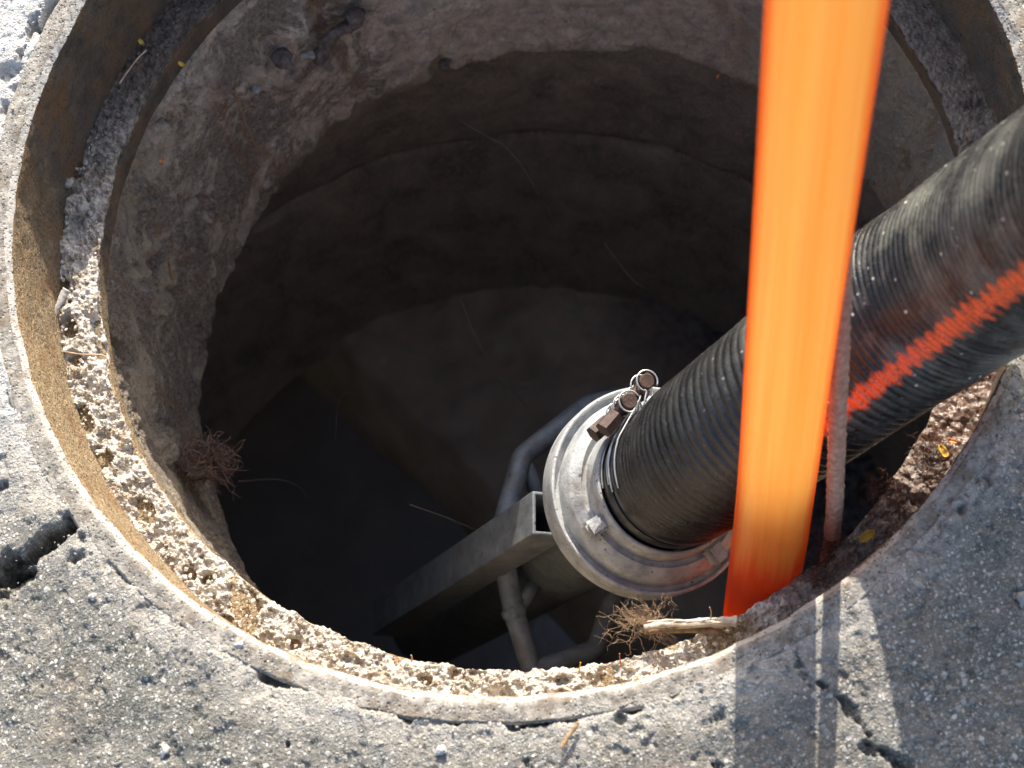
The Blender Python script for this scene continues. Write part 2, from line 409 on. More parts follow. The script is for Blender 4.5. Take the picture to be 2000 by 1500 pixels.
def mat_rubber():
    b = NB('ribbed_black_rubber')
    uv = b.n('ShaderNodeUVMap').outputs[0]; u, v = b.sep(uv)[:2]          # u round the hose, v along it in metres
    n1 = b.noise(45, 5, .65); n2 = b.noise(420, 4, .6)
    sc = b.noise(30, 4, .7, .3, stretch=(1, 1, 1))
    col = b.mix(b.ramp(n1, [(.35, 0), (.75, 1)]), (.008, .008, .009), (.030, .030, .029))
    dust = b.ramp(b.noise(18, 5, .7), [(.46, 0), (.66, 1)])
    far = b.ramp(v, [(.20, .1), (.34, 1)])
    col = b.mix(b.m2('MULTIPLY', b.m2('MULTIPLY', dust, .75), far), col, b.mix(n2, (.09, .095, .08), (.24, .24, .20)))
    vs = b.vor(130); cs = b.rand(b.vor(130, what='Color'))
    sp = b.m2('MULTIPLY', b.m2('MULTIPLY', b.ramp(cs[0], [(.66, 0), (.68, 1)]), b.ramp(vs, [(.08, 1), (.18, 0)])), far)
    col = b.mix(sp, col, (.55, .53, .48))
    st = b.n('ShaderNodeCombineXYZ'); b.l(b.m2('MULTIPLY', u, 5.0), st.inputs[0]); b.l(b.m2('MULTIPLY', v, 150.0), st.inputs[1])
    arc = b.ramp(b.noise(1.0, 4, .65, co=st.outputs[0]), [(.50, 0), (.68, 1)])  # pale streaks round the ribs, highlights put into the colour
    col = b.mix(b.m2('MULTIPLY', arc, b.m2('ADD', .10, b.m2('MULTIPLY', b.m2('MULTIPLY', far, b.ramp(b.noise(22, 4, .6), [(.42, .1), (.62, 1)])), .5))), col, (.17, .16, .145))
    # worn red-orange marking line painted along the hose
    edge = b.m2('ADD', b.m2('MULTIPLY', b.m2('PINGPONG', b.m2('ADD', v, b.m2('MULTIPLY', n1, .016)), .0075), 1.9), b.m2('MULTIPLY', b.noise(90, 4, .7), .035))
    a0 = b.m2('SUBTRACT', b.m2('SUBTRACT', u, STRIPE_U), b.m2('MULTIPLY', b.m2('SUBTRACT', v, STRIPE_V), STRIPE_K))
    d = b.m2('ABSOLUTE', b.m2('ADD', a0, b.m2('SUBTRACT', edge, .027)))
    m = b.m2('MULTIPLY', b.ramp(d, [(.0095, 1), (.0235, 0)]), b.ramp(v, [(.215, 0), (.235, 1)]))
    m = b.m2('MULTIPLY', m, b.m2('MULTIPLY', b.ramp(n2, [(.30, .2), (.46, 1)]), b.ramp(b.noise(70, 5, .7), [(.30, .35), (.46, 1)])))
    m = b.m2('MULTIPLY', m, b.m2('SUBTRACT', 1, b.m2('MULTIPLY', arc, .35)))
    col = b.mix(m, col, (.98, .13, .028))
    b.base(col)
    b.set(Roughness=b.ramp(b.noise(55, 4, .6), [(.3, .14), (.7, .42)]))
    b.bump(b.m2('ADD', n2, b.m2('MULTIPLY', n1, 2)), .0007, .8)
    return b.m

def mat_orange():
    b = NB('translucent_orange_sleeve')
    uv = b.n('ShaderNodeUVMap').outputs[0]; u, v = b.sep(uv)[:2]
    st = b.n('ShaderNodeCombineXYZ'); b.l(b.m2('MULTIPLY', u, 9.0), st.inputs[0]); b.l(b.m2('MULTIPLY', v, 1.2), st.inputs[1])
    n = b.noise(2.2, 3, .5, co=st.outputs[0])
    face = b.m2('ABSOLUTE', b.m2('SINE', b.m2('MULTIPLY', u, 2*math.pi)))      # 0 at the folded edges, 1 on the flat faces
    face = b.ramp(face, [(.20, 0), (.58, 1)])  # redder edges put light passing through a thicker edge into the colour
    col = b.mix(face, (.90, .11, .016), b.mix(b.ramp(n, [(.3, 0), (.7, 1)]), (.96, .15, .018), (1.0, .22, .035)))
    # lower end of the sleeve painted a deeper red for its shade, up to a ragged line
    wet = b.ramp(b.m2('ADD', v, b.m2('MULTIPLY', b.noise(1.6, 3, .6, co=st.outputs[0]), .10)), [(FOOT_V+.035, 1), (FOOT_V+.065, 0)])  # mask for the redder lower end, shade put into the colour
    col = b.mix(wet, col, (.90, .085, .014))  # deeper red on the lower end stands for shade
    b.base(col); b.set(Roughness=.42); b.bump(b.m2('ADD', n, b.m2('MULTIPLY', b.noise(160, 5, .7), .35)), .0022, .7)
    tr = b.n('ShaderNodeBsdfTranslucent'); b.l(b.mix(wet, b.mix(face, (1.0, .30, .05), b.mix(b.ramp(n, [(.3, 0), (.7, 1)]), (1.0, .74, .28), (1.0, .90, .48))), (1.0, .26, .045)), tr.inputs[0])  # same painted shade reddens the translucent colour at the lower end
    mx = b.n('ShaderNodeMixShader'); mx.inputs[0].default_value = .5
    b.l(b.p.outputs[0], mx.inputs[1]); b.l(tr.outputs[0], mx.inputs[2]); b.l(mx.outputs[0], b.out.inputs[0])
    return b.m

STRIPE_U = STRIPE_V = STRIPE_K = 0.5
FOOT_V = .2
M = dict(
    asphalt=mat_asphalt(), frame=mat_frame(), crust=mat_crust(), concrete=mat_concrete(), shaft=mat_shaft(), bench=mat_bench(),
    water=mat_simple('dark_channel_water', (.17, .165, .155), (.26, .245, .22), 8, .3, 0, .003, 14),
    rope=mat_simple('dusty_pink_rope', (.34, .16, .11), (.64, .37, .27), 260, .95, 0, .001, 900),
    band=mat_simple('dark_clamp_band', (.035, .035, .036), (.12, .12, .12), 90, .30, .85, .0003, 400),
    wire=mat_simple('bright_steel_edge', (.50, .50, .47), (.72, .71, .68), 200, .35, .8, .0001),
    bolt=mat_simple('rusty_brown_bolt', (.030, .017, .012), (.095, .052, .038), 160, .6, .2, .0006, 600),
    twig=mat_simple('dry_twig', (.17, .10, .05), (.42, .28, .15), 200, .9, 0, .0006, 600, stretch=(1, 1, .3)),
    palewood=mat_simple('pale_wood', (.42, .35, .26), (.74, .67, .55), 200, .85, 0, .0008, 500),
    root=mat_simple('purple_brown_roots', (.050, .030, .024), (.34, .22, .17), 120, .9, 0, 0),
    hair=mat_simple('reddish_roots', (.07, .03, .02), (.26, .12, .075), 120, .9, 0, 0),
    palehair=mat_simple('straw_fibres', (.30, .19, .11), (.62, .45, .30), 120, .85, 0, 0),
    trail_mat=mat_simple('grey_droplet_trails', (.10, .085, .065), (.20, .17, .13), 60, .9, 0, 0),
    yellow=mat_simple('yellow_leaf', (.45, .26, .03), (.70, .45, .06), 150, .6, 0, .0004),
    orangeleaf=mat_simple('orange_leaf', (.50, .16, .03), (.72, .28, .06), 150, .6, 0, .0004),
    stone=mat_simple('grey_pebble', (.20, .19, .17), (.45, .43, .38), 180, .85, 0, .0008, 700),
    whitestone=mat_simple('white_pebble', (.38, .36, .32), (.68, .65, .60), 180, .8, 0, .0006, 700),
    darkstone=mat_simple('dark_clod', (.075, .062, .054), (.27, .225, .19), 190, .8, 0, .003, 500),
)
def mat_galv(name, c0, c1, rough, metal):
    b = NB(name); n = b.noise(70, 5, .65); n2 = b.noise(500, 4, .6)
    col = b.mix(b.ramp(n, [(.3, 0), (.7, 1)]), c0, c1)
    pit = b.ramp(b.noise(190, 3, .6), [(.66, 0), (.71, 1)]); col = b.mix(b.m2('MULTIPLY', pit, .85), col, (.05, .04, .035))
    dirt = b.ramp(b.noise(30, 5, .7), [(.54, 0), (.72, 1)]); col = b.mix(b.m2('MULTIPLY', dirt, .62), col, (.15, .105, .07))
    sc = b.ramp(b.noise(60, 3, .7, 0, stretch=(1, 6, 6)), [(.60, 0), (.66, 1)]); col = b.mix(b.m2('MULTIPLY', sc, .35), col, (.15, .15, .15))
    b.base(col); b.set(Roughness=b.m2('ADD', b.m2('MULTIPLY', n, .25), rough-.12), Metallic=metal); b.bump(b.m2('ADD', n2, n), .0005, .9)
    return b.m
M['alu'] = mat_galv('worn_aluminium', (.30, .315, .32), (.60, .605, .58), .58, .15)
M['galv'] = mat_galv('galvanised_steel', (.13, .148, .16), (.27, .29, .30), .55, .25)

# ================================================================== THE SETTING
TH = np.linspace(0, 2*np.pi, 2048, endpoint=False)
CT, ST_ = np.cos(TH), np.sin(TH)
def ring_grid(rr, zz):                          # rr, zz : (rows, columns)
    return np.stack([rr*CT[None], rr*ST_[None], zz], -1)

# ---- pavement: finely modelled round the hole, then out to the horizon
rf = np.concatenate([np.linspace(.3560, .53, 160), .53*np.exp(np.linspace(.012, 1, 40)), [2.5, 5, 12, 30, 80, 200]])
RR = np.repeat(rf[:, None], len(TH), 1)
X2 = np.stack([RR*CT, RR*ST_, np.zeros_like(RR)], -1)
zz = .0030*fbm(X2*14, 4, 3)+.0016*fbm(X2*60, 3, 9)
def seg_dist(P, pts):
    d = np.full(P.shape[:-1], 9.0); 
    for a, b in zip(pts[:-1], pts[1:]):
        a = np.array(a[:2]); b = np.array(b[:2]); ab = b-a
        t = np.clip(((P[..., :2]-a)@ab)/(ab@ab), 0, 1)
        d = np.minimum(d, np.linalg.norm(P[..., :2]-(a+t[..., None]*ab), axis=-1))
    return d
wob = .008*fbm(X2*70, 6, 21, .6)
def crack(pix, width, depth):
    global zz
    pts = [at_z(px, py, 0) for px, py in pix]
    near = seg_dist(X2, pts)+wob
    zz = zz-depth*sstep(width, width*.35, near)
crack([(-60, 1165), (10, 1118), (65, 1078), (115, 1040), (140, 1022)], .0095, .020)
crack([(-60, 1190), (10, 1148), (50, 1118)], .0080, .014)
crack([(1500, 1245), (1545, 1262), (1580, 1320), (1640, 1360), (1690, 1425), (1725, 1470), (1770, 1530)], .0024, .005)
crack([(1600, 1335), (1650, 1372), (1700, 1430)], .0030, .002)
crack([(1690, 1455), (1735, 1465), (1770, 1500)], .0030, .006)
crack([(90, -20), (62, 40), (38, 110)], .0016, .008)
crack([(640, 1330), (700, 1370), (780, 1392), (900, 1404), (1000, 1404), (1130, 1396)], .0022, .006)
for (px, py, r, dp) in [(20, 140, .007, .006), (8, 620, .005, .006), (40, 700, .004, .005), (10, 945, .006, .007), (150, 1050, .007, .006), (145, 1085, .006, .006),
                        (790, 1385, .007, .006), (870, 1398, .005, .005), (1210, 1408, .0045, .007), (1410, 1400, .004, .004), (1370, 1350, .005, .004), (1320, 1345, .004, .004),
                        (560, 1455, .0035, .006), (1400, 1490, .006, .007), (660, 1340, .006, .006), (1030, 1490, .004, .004), (1340, 1330, .004, .004)]:
    q = at_z(px, py, 0); d = np.linalg.norm(X2[..., :2]-q[:2], axis=-1)+wob*1.3
    zz = zz-dp*sstep(r, r*.3, d)
zz = zz-.0015*sstep(.26, .46, fbm(X2*48, 4, 71))-.0015*sstep(.32, .5, fbm(X2*110, 3, 72))
# broken dark gap between the iron frame and the pavement
zz = zz-.0016*sstep(.366, .357, RR)+.0022*fbm(X2*38, 5, 44)*sstep(.40, .36, RR); g = fbm(X2*30, 4, 40)
gap = sstep(.3680, .3635, RR+.006*fbm(X2*60, 5, 41))*sstep(.358, .3615, RR+.002*fbm(X2*90, 3, 42))*sstep(.14, .40, g)
zz = zz-.010*gap
inner = sstep(.3665, .3655, RR)
zz = np.where(RR > .6, zz*np.clip(1-(RR-.6)*2, 0, 1), zz)
zz[0] -= .012
road = grid('pavement', ring_grid(RR, zz), M['asphalt'], None, wrap_m=True)
tag(road, kind='structure')
# soil under the pavement so that the gap has a bottom
soil_prof = np.array([[.362, -.03], [.39, -.032]])
soil = grid('ground', ring_grid(np.repeat(soil_prof[:, :1], len(TH), 1), np.repeat(soil_prof[:, 1:], len(TH), 1)), M['darkstone'], None, wrap_m=True)
tag(soil, kind='structure')

# ---- iron frame
frame = shaft = tag(empty('manhole', (0, 0, 0)), 'open round manhole with rusty iron rim and worn concrete shaft going down into the dark', 'manhole')
def ring_part(name, prof, sub, mat, parent, amp=.0006, sc=70, seed=0, prof_var=None):
    pr = []
    for (a, b), n in zip(zip(prof[:-1], prof[1:]), sub):
        for t in np.linspace(0, 1, n, endpoint=False): pr.append((a[0]+(b[0]-a[0])*t, a[1]+(b[1]-a[1])*t))
    pr.append(prof[-1]); pr = np.array(pr)
    rr = np.repeat(pr[:, :1], len(TH), 1); zz_ = np.repeat(pr[:, 1:], len(TH), 1)
    P = ring_grid(rr, zz_); n = fbm(P*sc, 4, seed)*amp
    n2 = fbm(P*sc+31.7, 4, seed+50)*amp
    return grid(name, ring_grid(rr+n, zz_+n2), mat, parent, wrap_m=True)
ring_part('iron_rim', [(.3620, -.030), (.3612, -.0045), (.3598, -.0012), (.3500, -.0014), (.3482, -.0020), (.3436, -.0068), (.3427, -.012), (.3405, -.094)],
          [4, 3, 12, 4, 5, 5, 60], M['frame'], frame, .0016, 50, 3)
seat = ring_part('iron_seat', [(.3425, -.096), (.3150, -.096), (.3125, -.098), (.3122, -.114), (.3140, -.1165), (.332, -.1175)],
          [14, 3, 14, 3, 8], M['frame'], frame, .0009, 40, 8)

# ---- crust of dirt lying on the seat
nv = 62
V01 = np.linspace(0, 1, nv)[:, None]
base = np.stack([CT*.327, ST_*.327, np.zeros_like(CT)], -1)
edge_r = .3120+.0030*fbm(base*30, 4, 77)+.0012*fbm(base*140, 3, 78)
tt = np.clip(V01/.78, 0, 1)
rr = .3418+(edge_r[None]-.3418)*tt
zz2 = np.where(V01 < .78, -.0905, -.0905-(V01-.78)/.22*.012)+0*rr
rr = rr+np.where(V01 > .78, .0025*((V01-.78)/.22), 0)
P = ring_grid(rr, zz2)
lump, _ = worley(P*115, 5); lump2, _ = worley(P*300, 15)
big = fbm(P*28, 4, 61); k = 1-np.abs(2*tt-1)**6
th0 = np.arctan2(P[..., 1], P[..., 0])
lowleft = sstep(-.1, .25, -P[..., 0]*.75-P[..., 1])
mod = .3+1.4*sstep(-.2, .35, fbm(P*35, 3, 63)); h = (.0050*big+.0042*mod*(lump-.55)*.65+.0018*(lump2-.5)+.0050*fbm(P*95, 5, 64, .65))*(1-.65*sstep(.12, .22, P[..., 0])*sstep(-.20, -.10, P[..., 1]))*(.45+.75*lowleft)*(.35+.65*k)
h = h-.007*sstep(.18, .5, fbm(P*42, 3, 99))*lowleft
for (px, py, ra, rb, dp) in [(160, 815, .013, .008, .020), (195, 895, .009, .007, .018), (283, 995, .010, .006, .020), (135, 640, .008, .006, .010), (370, 1120, .006, .004, .010),
                         (405, 1130, .005, .004, .008), (440, 1215, .010, .005, .010), (480, 1215, .007, .005, .012), (830, 1325, .006, .004, .010), (690, 1290, .008, .004, .007),
                         (120, 560, .009, .006, .010), (150, 700, .005, .004, .008), (570, 1255, .006, .004, .007), (1095, 1330, .009, .004, .006)]:
    q = at_z(px, py, -.09); a0 = ang(q); rq = math.hypot(q[0], q[1])
    da = np.angle(np.exp(1j*(th0-a0)))*rq; dr = rr-rq
    dd = np.sqrt((da/ra)**2+(dr/rb)**2)+.35*fbm(P*90, 3, 5)
    h = h-dp*sstep(1.15, .55, dd)
h = np.maximum(h, -.020)
for (px, py, r_, hp) in [(400/2.857, 1130/2.857, .012, .008), (132, 352, .006, .006), (150, 200, .010, .005), (300, 230, .010, .006), (120, 470, .009, .005), (1940, 240, .015, .010)]:
    q = at_z(px, py, -.085); d = np.linalg.norm(P[..., :2]-q[:2], axis=-1)+.003*fbm(P*110, 3, 6)
    h = h+hp*sstep(r_, r_*.3, d)
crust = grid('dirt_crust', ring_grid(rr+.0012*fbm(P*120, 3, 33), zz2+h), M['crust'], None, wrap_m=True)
tag(crust, 'crumbling crust of dry dirt caked on the seat of the iron frame', 'dirt', kind='stuff')

# ---- shaft under the frame

def shaft_part(name, P, mat, **k):
    o = grid(name, P, mat, None, wrap_m=True, **k); o.parent = shaft; return o
# worn neck ring
prof = []
for a, b, n in [((.335, -.116), (.3225, -.119), 6), ((.3225, -.119), (.3210, -.130), 8), ((.3210, -.130), (.3180, -.372), 210), ((.3180, -.372), (.323, -.388), 10), ((.323, -.388), (.36, -.392), 8)]:
    for t in np.linspace(0, 1, n, endpoint=False): prof.append((a[0]+(b[0]-a[0])*t, a[1]+(b[1]-a[1])*t))
prof = np.array(prof)
rr = np.repeat(prof[:, :1], len(TH), 1); zz3 = np.repeat(prof[:, 1:], len(TH), 1)
P = ring_grid(rr, zz3); th0 = np.arctan2(P[..., 1], P[..., 0])
low = sstep(-.33, -.38, zz3)
n = .0042*fbm(P*np.array([16, 16, 12]), 4, 200)+.0026*fbm(P*70, 5, 210)
lumpy = sstep(-.1, .3, fbm(P*11, 3, 230))
wl, _ = worley(P*70, 240); mud = sstep(.0, .35, fbm(P*13+5, 3, 270))*sstep(-.25, .0, P[..., 1]*.6-P[..., 0]*.8)
# mud and crumbs stuck to the upper left of the wall
wm, _ = worley(P*95+fbm(P*60, 3, 271)[..., None]*.8, 272)
n = n+mud*(1-.7*sstep(-.30, -.36, zz3))*(.0075*(wm-.45)+.0045*fbm(P*130, 4, 273))
n = n+lumpy*.0060*(wl-.5); wl2, _ = worley(P*210, 245); n = n+.0022*(wl2-.5)*sstep(-.3, .2, fbm(P*20, 3, 246))
rid = ridged(P*26, 4, 250); n = n-.0045*sstep(.55, .9, rid)*lumpy
# bottom edge chipped and not quite round
n = n-low*(.004*fbm(np.stack([CT*3, ST_*3, 0*CT], -1)[None]+0*P, 3, 260)+.003*fbm(P*45, 3, 261))
def wall_spot(px, py, R, sa, sz, amp, rough=.35, hard=.5):
    global n
    q = at_r(px, py, R); a0 = ang(q)
    da = np.angle(np.exp(1j*(th0-a0)))*R; dz = zz3-q[2]
    dd = np.sqrt((da/sa)**2+(dz/sz)**2)+rough*fbm(P*75, 3, int(px))
    n = n+amp*sstep(1.2, 1.2*hard-.2, dd)           # + bulges into the hole
for s in [(535, 105, .308, .013, .020, -.016), (650, 70, .305, .020, .055, -.012), (500, 160, .310, .010, .015, -.007), (590, 60, .306, .016, .02, .009), (420, 235, .308, .03, .05, .007),
          (480, 260, .31, .02, .04, -.005), (320, 520, .31, .010, .03, -.007), (300, 330, .306, .012, .05, -.006), (860, 130, .317, .014, .020, -.013), (650, 270, .317, .02, .03, -.007), (720, 215, .315, .02, .02, -.006),
          (350, 170, .305, .02, .04, .008), (265, 690, .309, .010, .03, -.006), (230, 640, .307, .006, .10, -.004), (1440, 90, .312, .02, .05, -.008), (1400, 60, .31, .012, .02, -.006), (330, 600, .312, .012, .02, .007),
          (1800, 260, .309, .012, .06, -.006), (1760, 330, .312, .012, .03, -.008), (860, 40, .309, .05, .03, .005), (330, 880, .318, .02, .04, .010), (280, 420, .308, .02, .05, -.005), (440, 420, .313, .02, .04, .004)]:
    wall_spot(*s)
# thin cracks between old mortar patches
for pix in ([(855, 0), (870, 45), (930, 45)], [(1100, 0), (1105, 40), (1060, 50), (1000, 52)], [(1120, 30), (1200, 40), (1300, 60)], [(1285, 0), (1290, 50), (1330, 62)], [(700, 55), (860, 35)], [(160, 0), (210, 50)]):
    pts = [at_r(px, py, .309) for px, py in pix]
    for a, b in zip(pts[:-1], pts[1:]):
        ab = b-a; Q = P-a; t = np.clip((Q@ab)/(ab@ab), 0, 1); dd = np.linalg.norm(Q-t[..., None]*ab, axis=-1)+.0025*fbm(P*90, 3, 4)
        n = n-.004*sstep(.0030, .0008, dd)
rr2 = rr-n*(1-sstep(-.125, -.117, zz3))
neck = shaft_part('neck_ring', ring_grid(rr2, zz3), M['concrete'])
# widening cone, straight ring, bench and channel (well below, in the dark)
def circ(cx, cy, r, z): return np.stack([cx+r*CT, cy+r*ST_, z+0*CT], -1)
rows = []
keys = [(0, 0, .335, -.385), (0, 0, .350, -.400), (-.10, -.065, .485, -.69), (-.10, -.065, .500, -.70), (-.10, -.065, .500, -.712), (-.102, -.066, .495, -.72), (-.15, -.09, .505, -1.13)]
for (a, b, nn) in zip(keys[:-1], keys[1:], (3, 24, 2, 2, 2, 24)):
    for t in np.linspace(0, 1, nn, endpoint=False): q = np.array(a)*(1-t)+np.array(b)*t; rows.append(circ(*q))
rows.append(circ(*keys[-1])); P = np.array(rows)[:, ::4]
nn_ = .007*fbm(P*np.array([12, 12, 8]), 4, 300)+.004*fbm(P*50, 4, 301)
rad = P.copy(); rad[..., 2] = 0; rad /= np.linalg.norm(rad, axis=-1)[..., None]
shaft_part('cone_wall', P+rad*nn_[..., None], M['shaft'])
# bench floor with the channel sunk along its left side
e0, e1 = at_z(640, 692, -1.1), at_z(960, 1000, -1.1); ed = (e1-e0)/np.linalg.norm(e1-e0); en = np.array([-ed[1], ed[0], 0])
if en[0] < 0: en = -en
gx = np.linspace(-.72, .46, 240); gy = np.linspace(-.66, .50, 240); GX, GY = np.meshgrid(gx, gy, indexing='ij')
P = np.stack([GX, GY, np.full_like(GX, -1.1)], -1)
dist = (P-e0)@en+.006*fbm(P*9, 3, 400)
left = at_z(420, 745, -1.1); dl = (P-left)@en
zf = -1.1+.012*fbm(P*7, 4, 401)+.008*fbm(P*48, 3, 403)*sstep(-.2, .3, GX+GY)+.010*dist
zf = zf-.20*sstep(.03, -.07, dist)
zf += .030*sstep(.1, .5, fbm(P*20, 4, 402))*sstep(.12, .25, GX)
P[..., 2] = zf
o = grid('bench', P, M['bench'], None); o.parent = shaft
P = np.stack([GX, GY, np.full_like(GX, -1.235)+.0015*fbm(np.stack([GX, GY, 0*GX], -1)*30, 3, 9)], -1)[::4, ::4]
o = grid('channel_water', P, M['water'], None); o.parent = shaft

# ================================================================== SUCTION HOSE
XC = np.array([.031, -.174, -.220]); NC = np.array([.335, -.175, .925]); NC /= np.linalg.norm(NC)
hose = tag(empty('suction_hose', XC), 'thick black ribbed suction hose with worn orange stripe, grey coupling and steel suction head', 'suction hose')
def hp(o): o.parent = hose; o.location = Vector(-XC); return o
n_, a_, b_ = basis(NC, CR)
coup = hp(lathe('coupling', bevel_prof([(.0500, -.030), (.0775, -.030), (.0795, -.024), (.0800, -.004), (.0795, .0005), (.0772, .0005), (.0758, -.0060), (.0722, -.0060), (.0712, .0040),
        (.0695, .0095), (.0615, .0160), (.0605, .0120), (.0566, .0120), (.0556, .0300), (.0545, .0325), (.0525, .0325), (.0515, .0300), (.0510, -.010), (.0500, -.012)], .0010, 4), XC, NC, M['alu'], None, 160))
def disk(px, py, h):                              # sight line onto the plane h above the coupling's base
    d = CFW + (px-1000)/CF*CR - (py-750)/CF*CU; X0 = XC+NC*h
    return CP + d*(((X0-CP)@NC)/(d@NC))
for (px, py) in ((1165, 1027), (1392, 1078), (1205, 792)):
    q = disk(px, py, .016)-XC; q -= (q@NC)*NC; q /= np.linalg.norm(q); tg = np.cross(NC, q)
    l_ = box_obj('lug', XC+q*.0635+NC*.0185, q, tg, NC, (.0150, .0130, .0140), M['alu'], None, .0022)
    l_.parent = coup; l_.location = (0, 0, 0)
# hose body
mid1 = at_d(1428, 852, 1.205); mid2 = at_d(1657, 688, 1.130); mid25 = at_d(1838, 566, 1.082); mid3 = at_d(2004, 460, 1.000); mid4 = at_d(2200, 350, .880)
dirn = (mid4-mid3)/np.linalg.norm(mid4-mid3)
path = smooth_path([XC-NC*.02, XC+NC*.055, mid1, mid2, mid25, mid3, mid4, mid4+dirn*.25, mid4+dirn*.6, mid4+dirn*1.2], 60)
s = np.concatenate([[0], np.cumsum(np.linalg.norm(np.diff(path, axis=0), axis=1))])
ns = int(min(s[-1], .95)/.0009); sv = np.concatenate([np.linspace(0, .95, ns), np.linspace(.96, s[-1], 40)])
_u = np.arange(0, s[-1], .002); _p = np.stack([np.interp(_u, s, path[:, i]) for i in range(3)], -1)
_k = np.exp(-.5*(np.arange(-30, 31)/13.0)**2); _k /= _k.sum()
_pp = np.concatenate([_p[:1]+(np.arange(-30, 0)*.002)[:, None]*NC, _p, _p[-1:]+(np.arange(1, 31)*.002)[:, None]*dirn])
_p = np.stack([np.convolve(_pp[:, i], _k, 'valid') for i in range(3)], -1)
path = np.stack([np.interp(sv, _u, _p[:, i]) for i in range(3)], -1)
R0 = np.interp(sv, [0, .07, .13, .24, .42], [.0470, .0490, .0535, .0560, .0574])
rib = .0015*np.abs(np.sin((sv+.0015*np.sin(sv*41))*np.pi/.0068))**.7*sstep(.050, .058, sv)*(.75+.5*np.interp(sv*55, np.arange(60), rng.random(60)))
T, A, B = frames(path, up=CR)
sides = 144; ph = np.linspace(0, 2*np.pi, sides+1)
rad_ = R0[:, None]+rib[:, None]
P0 = path[:, None]+rad_[..., None]*(np.cos(ph)[None, :, None]*A[:, None]+np.sin(ph)[None, :, None]*B[:, None])
wv = fbm(P0*15, 3, 500)*.0012+fbm(P0*np.array([70, 70, 70]), 3, 510)*.0004
P0 = path[:, None]+(rad_+wv*sstep(.1, .2, sv)[:, None])[..., None]*(np.cos(ph)[None, :, None]*A[:, None]+np.sin(ph)[None, :, None]*B[:, None])
P0[:, -1] = P0[:, 0]
# where the painted line should run: the generator nearest to a point seen low on the hose
def stripe_at(px, py, c_):
    D_ = (c_-CP)@CFW
    best = None
    for i in range(0, len(path), 3):
        if np.linalg.norm(path[i]-c_) > .09: continue
        for kk in range(0, sides, 1):
            X_ = P0[i, kk]
            if (X_-path[i])@(CP-path[i]) < 0: continue
            d_ = X_-CP; z_ = d_@CFW; e_ = abs(1000+CF*(d_@CR)/z_-px)+abs(750-CF*(d_@CU)/z_-py)
            if best is None or e_ < best[0]: best = (e_, kk/sides, sv[i])
    return best
_s1, _s2 = stripe_at(1680, 775, mid2), stripe_at(1985, 548, mid3)
STRIPE_U, STRIPE_V = _s1[1], _s1[2]; STRIPE_K = (_s2[1]-_s1[1])/(_s2[2]-_s1[2])
M['rubber'] = mat_rubber()
hb = grid('hose_body', P0, M['rubber'], None)
uvl = hb.data.uv_layers.new(name='UVMap'); li = np.zeros(len(hb.data.loops), dtype=np.int32); hb.data.loops.foreach_get('vertex_index', li)
uu = (li % (sides+1))/sides; vv = sv[li//(sides+1)]
uvl.data.foreach_set('uv', np.stack([uu, vv], -1).astype(np.float32).ravel()); hp(hb)
# two clamps
def along(h): return XC+NC*h
for k, (h, rr_, wd) in enumerate([(.041, .0500, .013), (.060, .0508, .013)]):
    c_ = hp(lathe('hose_clamp', bevel_prof([(rr_-.002, -wd/2), (rr_+.0012, -wd/2), (rr_+.0018, 0), (rr_+.0012, wd/2), (rr_-.002, wd/2)], .0005, 3), along(h), NC, M['band'], None, 128))
    # tension bolt lying across the hose
    p = ((1218, 828), (1262, 806)) if k == 0 else ((1243, 797), (1320, 750))
    e_a = disk(1200, 800, h)-along(h); e_a -= (e_a@NC)*NC; e_a /= np.linalg.norm(e_a); tg = np.cross(NC, e_a)
    if tg@CR < 0: tg = -tg
    ctr = along(h)+e_a*(rr_+.0115)
    th_ = np.linspace(0, 2*np.pi, 6, endpoint=False)
    off = -.004 if k == 0 else .004
    a0, a1 = ctr+tg*(-.022+off), ctr+tg*(-.006+off)
    b1 = tube('bolt_head', np.array([a0, a0+(a1-a0)*.02, a1-(a1-a0)*.02, a1]), [.0060, .0068, .0068, .0060], M['bolt'], None, 6, up=NC); b1.data.polygons.foreach_set('use_smooth', np.zeros(len(b1.data.polygons), dtype=bool))
    b2 = tube('bolt_shank', np.array([a1, ctr+tg*(.034+off)]), .0042, M['bolt'], None, 14, up=NC)
    b3 = rod('trunnion', ctr+tg*(.006+off)-NC*.0085, ctr+tg*(.006+off)+NC*.0075, .0060, M['bolt'])
    b4 = rod('trunnion', ctr+tg*(.027+off)-NC*.0075, ctr+tg*(.027+off)+NC*.0065, .0058, M['bolt'])
    for b_o in (b1, b2, b3, b4): b_o.parent = c_
    # bright sheet loops that hold the trunnions and run down onto the band
    for o1, sgn in ((.006+off, -1), (.027+off, 1)):
        for e in (-wd/2, wd/2):
            pts = []
            cc = ctr+tg*o1+NC*e*1.0
            for t in np.linspace(math.radians(-70), math.radians(215), 18):
                pts.append(cc+tg*(-sgn)*math.cos(t)*.0079*(-1)+e_a*math.sin(t)*.0079)
            end = along(h)+NC*e
            an = .0 
            for t in np.linspace(.10, .75, 8):
                dirv = e_a*math.cos(t*1.15+.15)+tg*sgn*math.sin(t*1.15+.15)
                pts.append(end+dirv*(rr_+.0030-.0014*t))
            lo = tube('sheet_loop', smooth_path(pts, 2), .00075, M['wire'], None, 6); lo.parent = c_
# suction pipe below the coupling
ND = -NC
pipe_path = smooth_path([XC-NC*.026, XC-NC*.10, XC-NC*.30, XC-NC*.52, XC-NC*.75], 16)
hp(tube('suction_pipe', pipe_path, .046, M['galv'], None, 48))
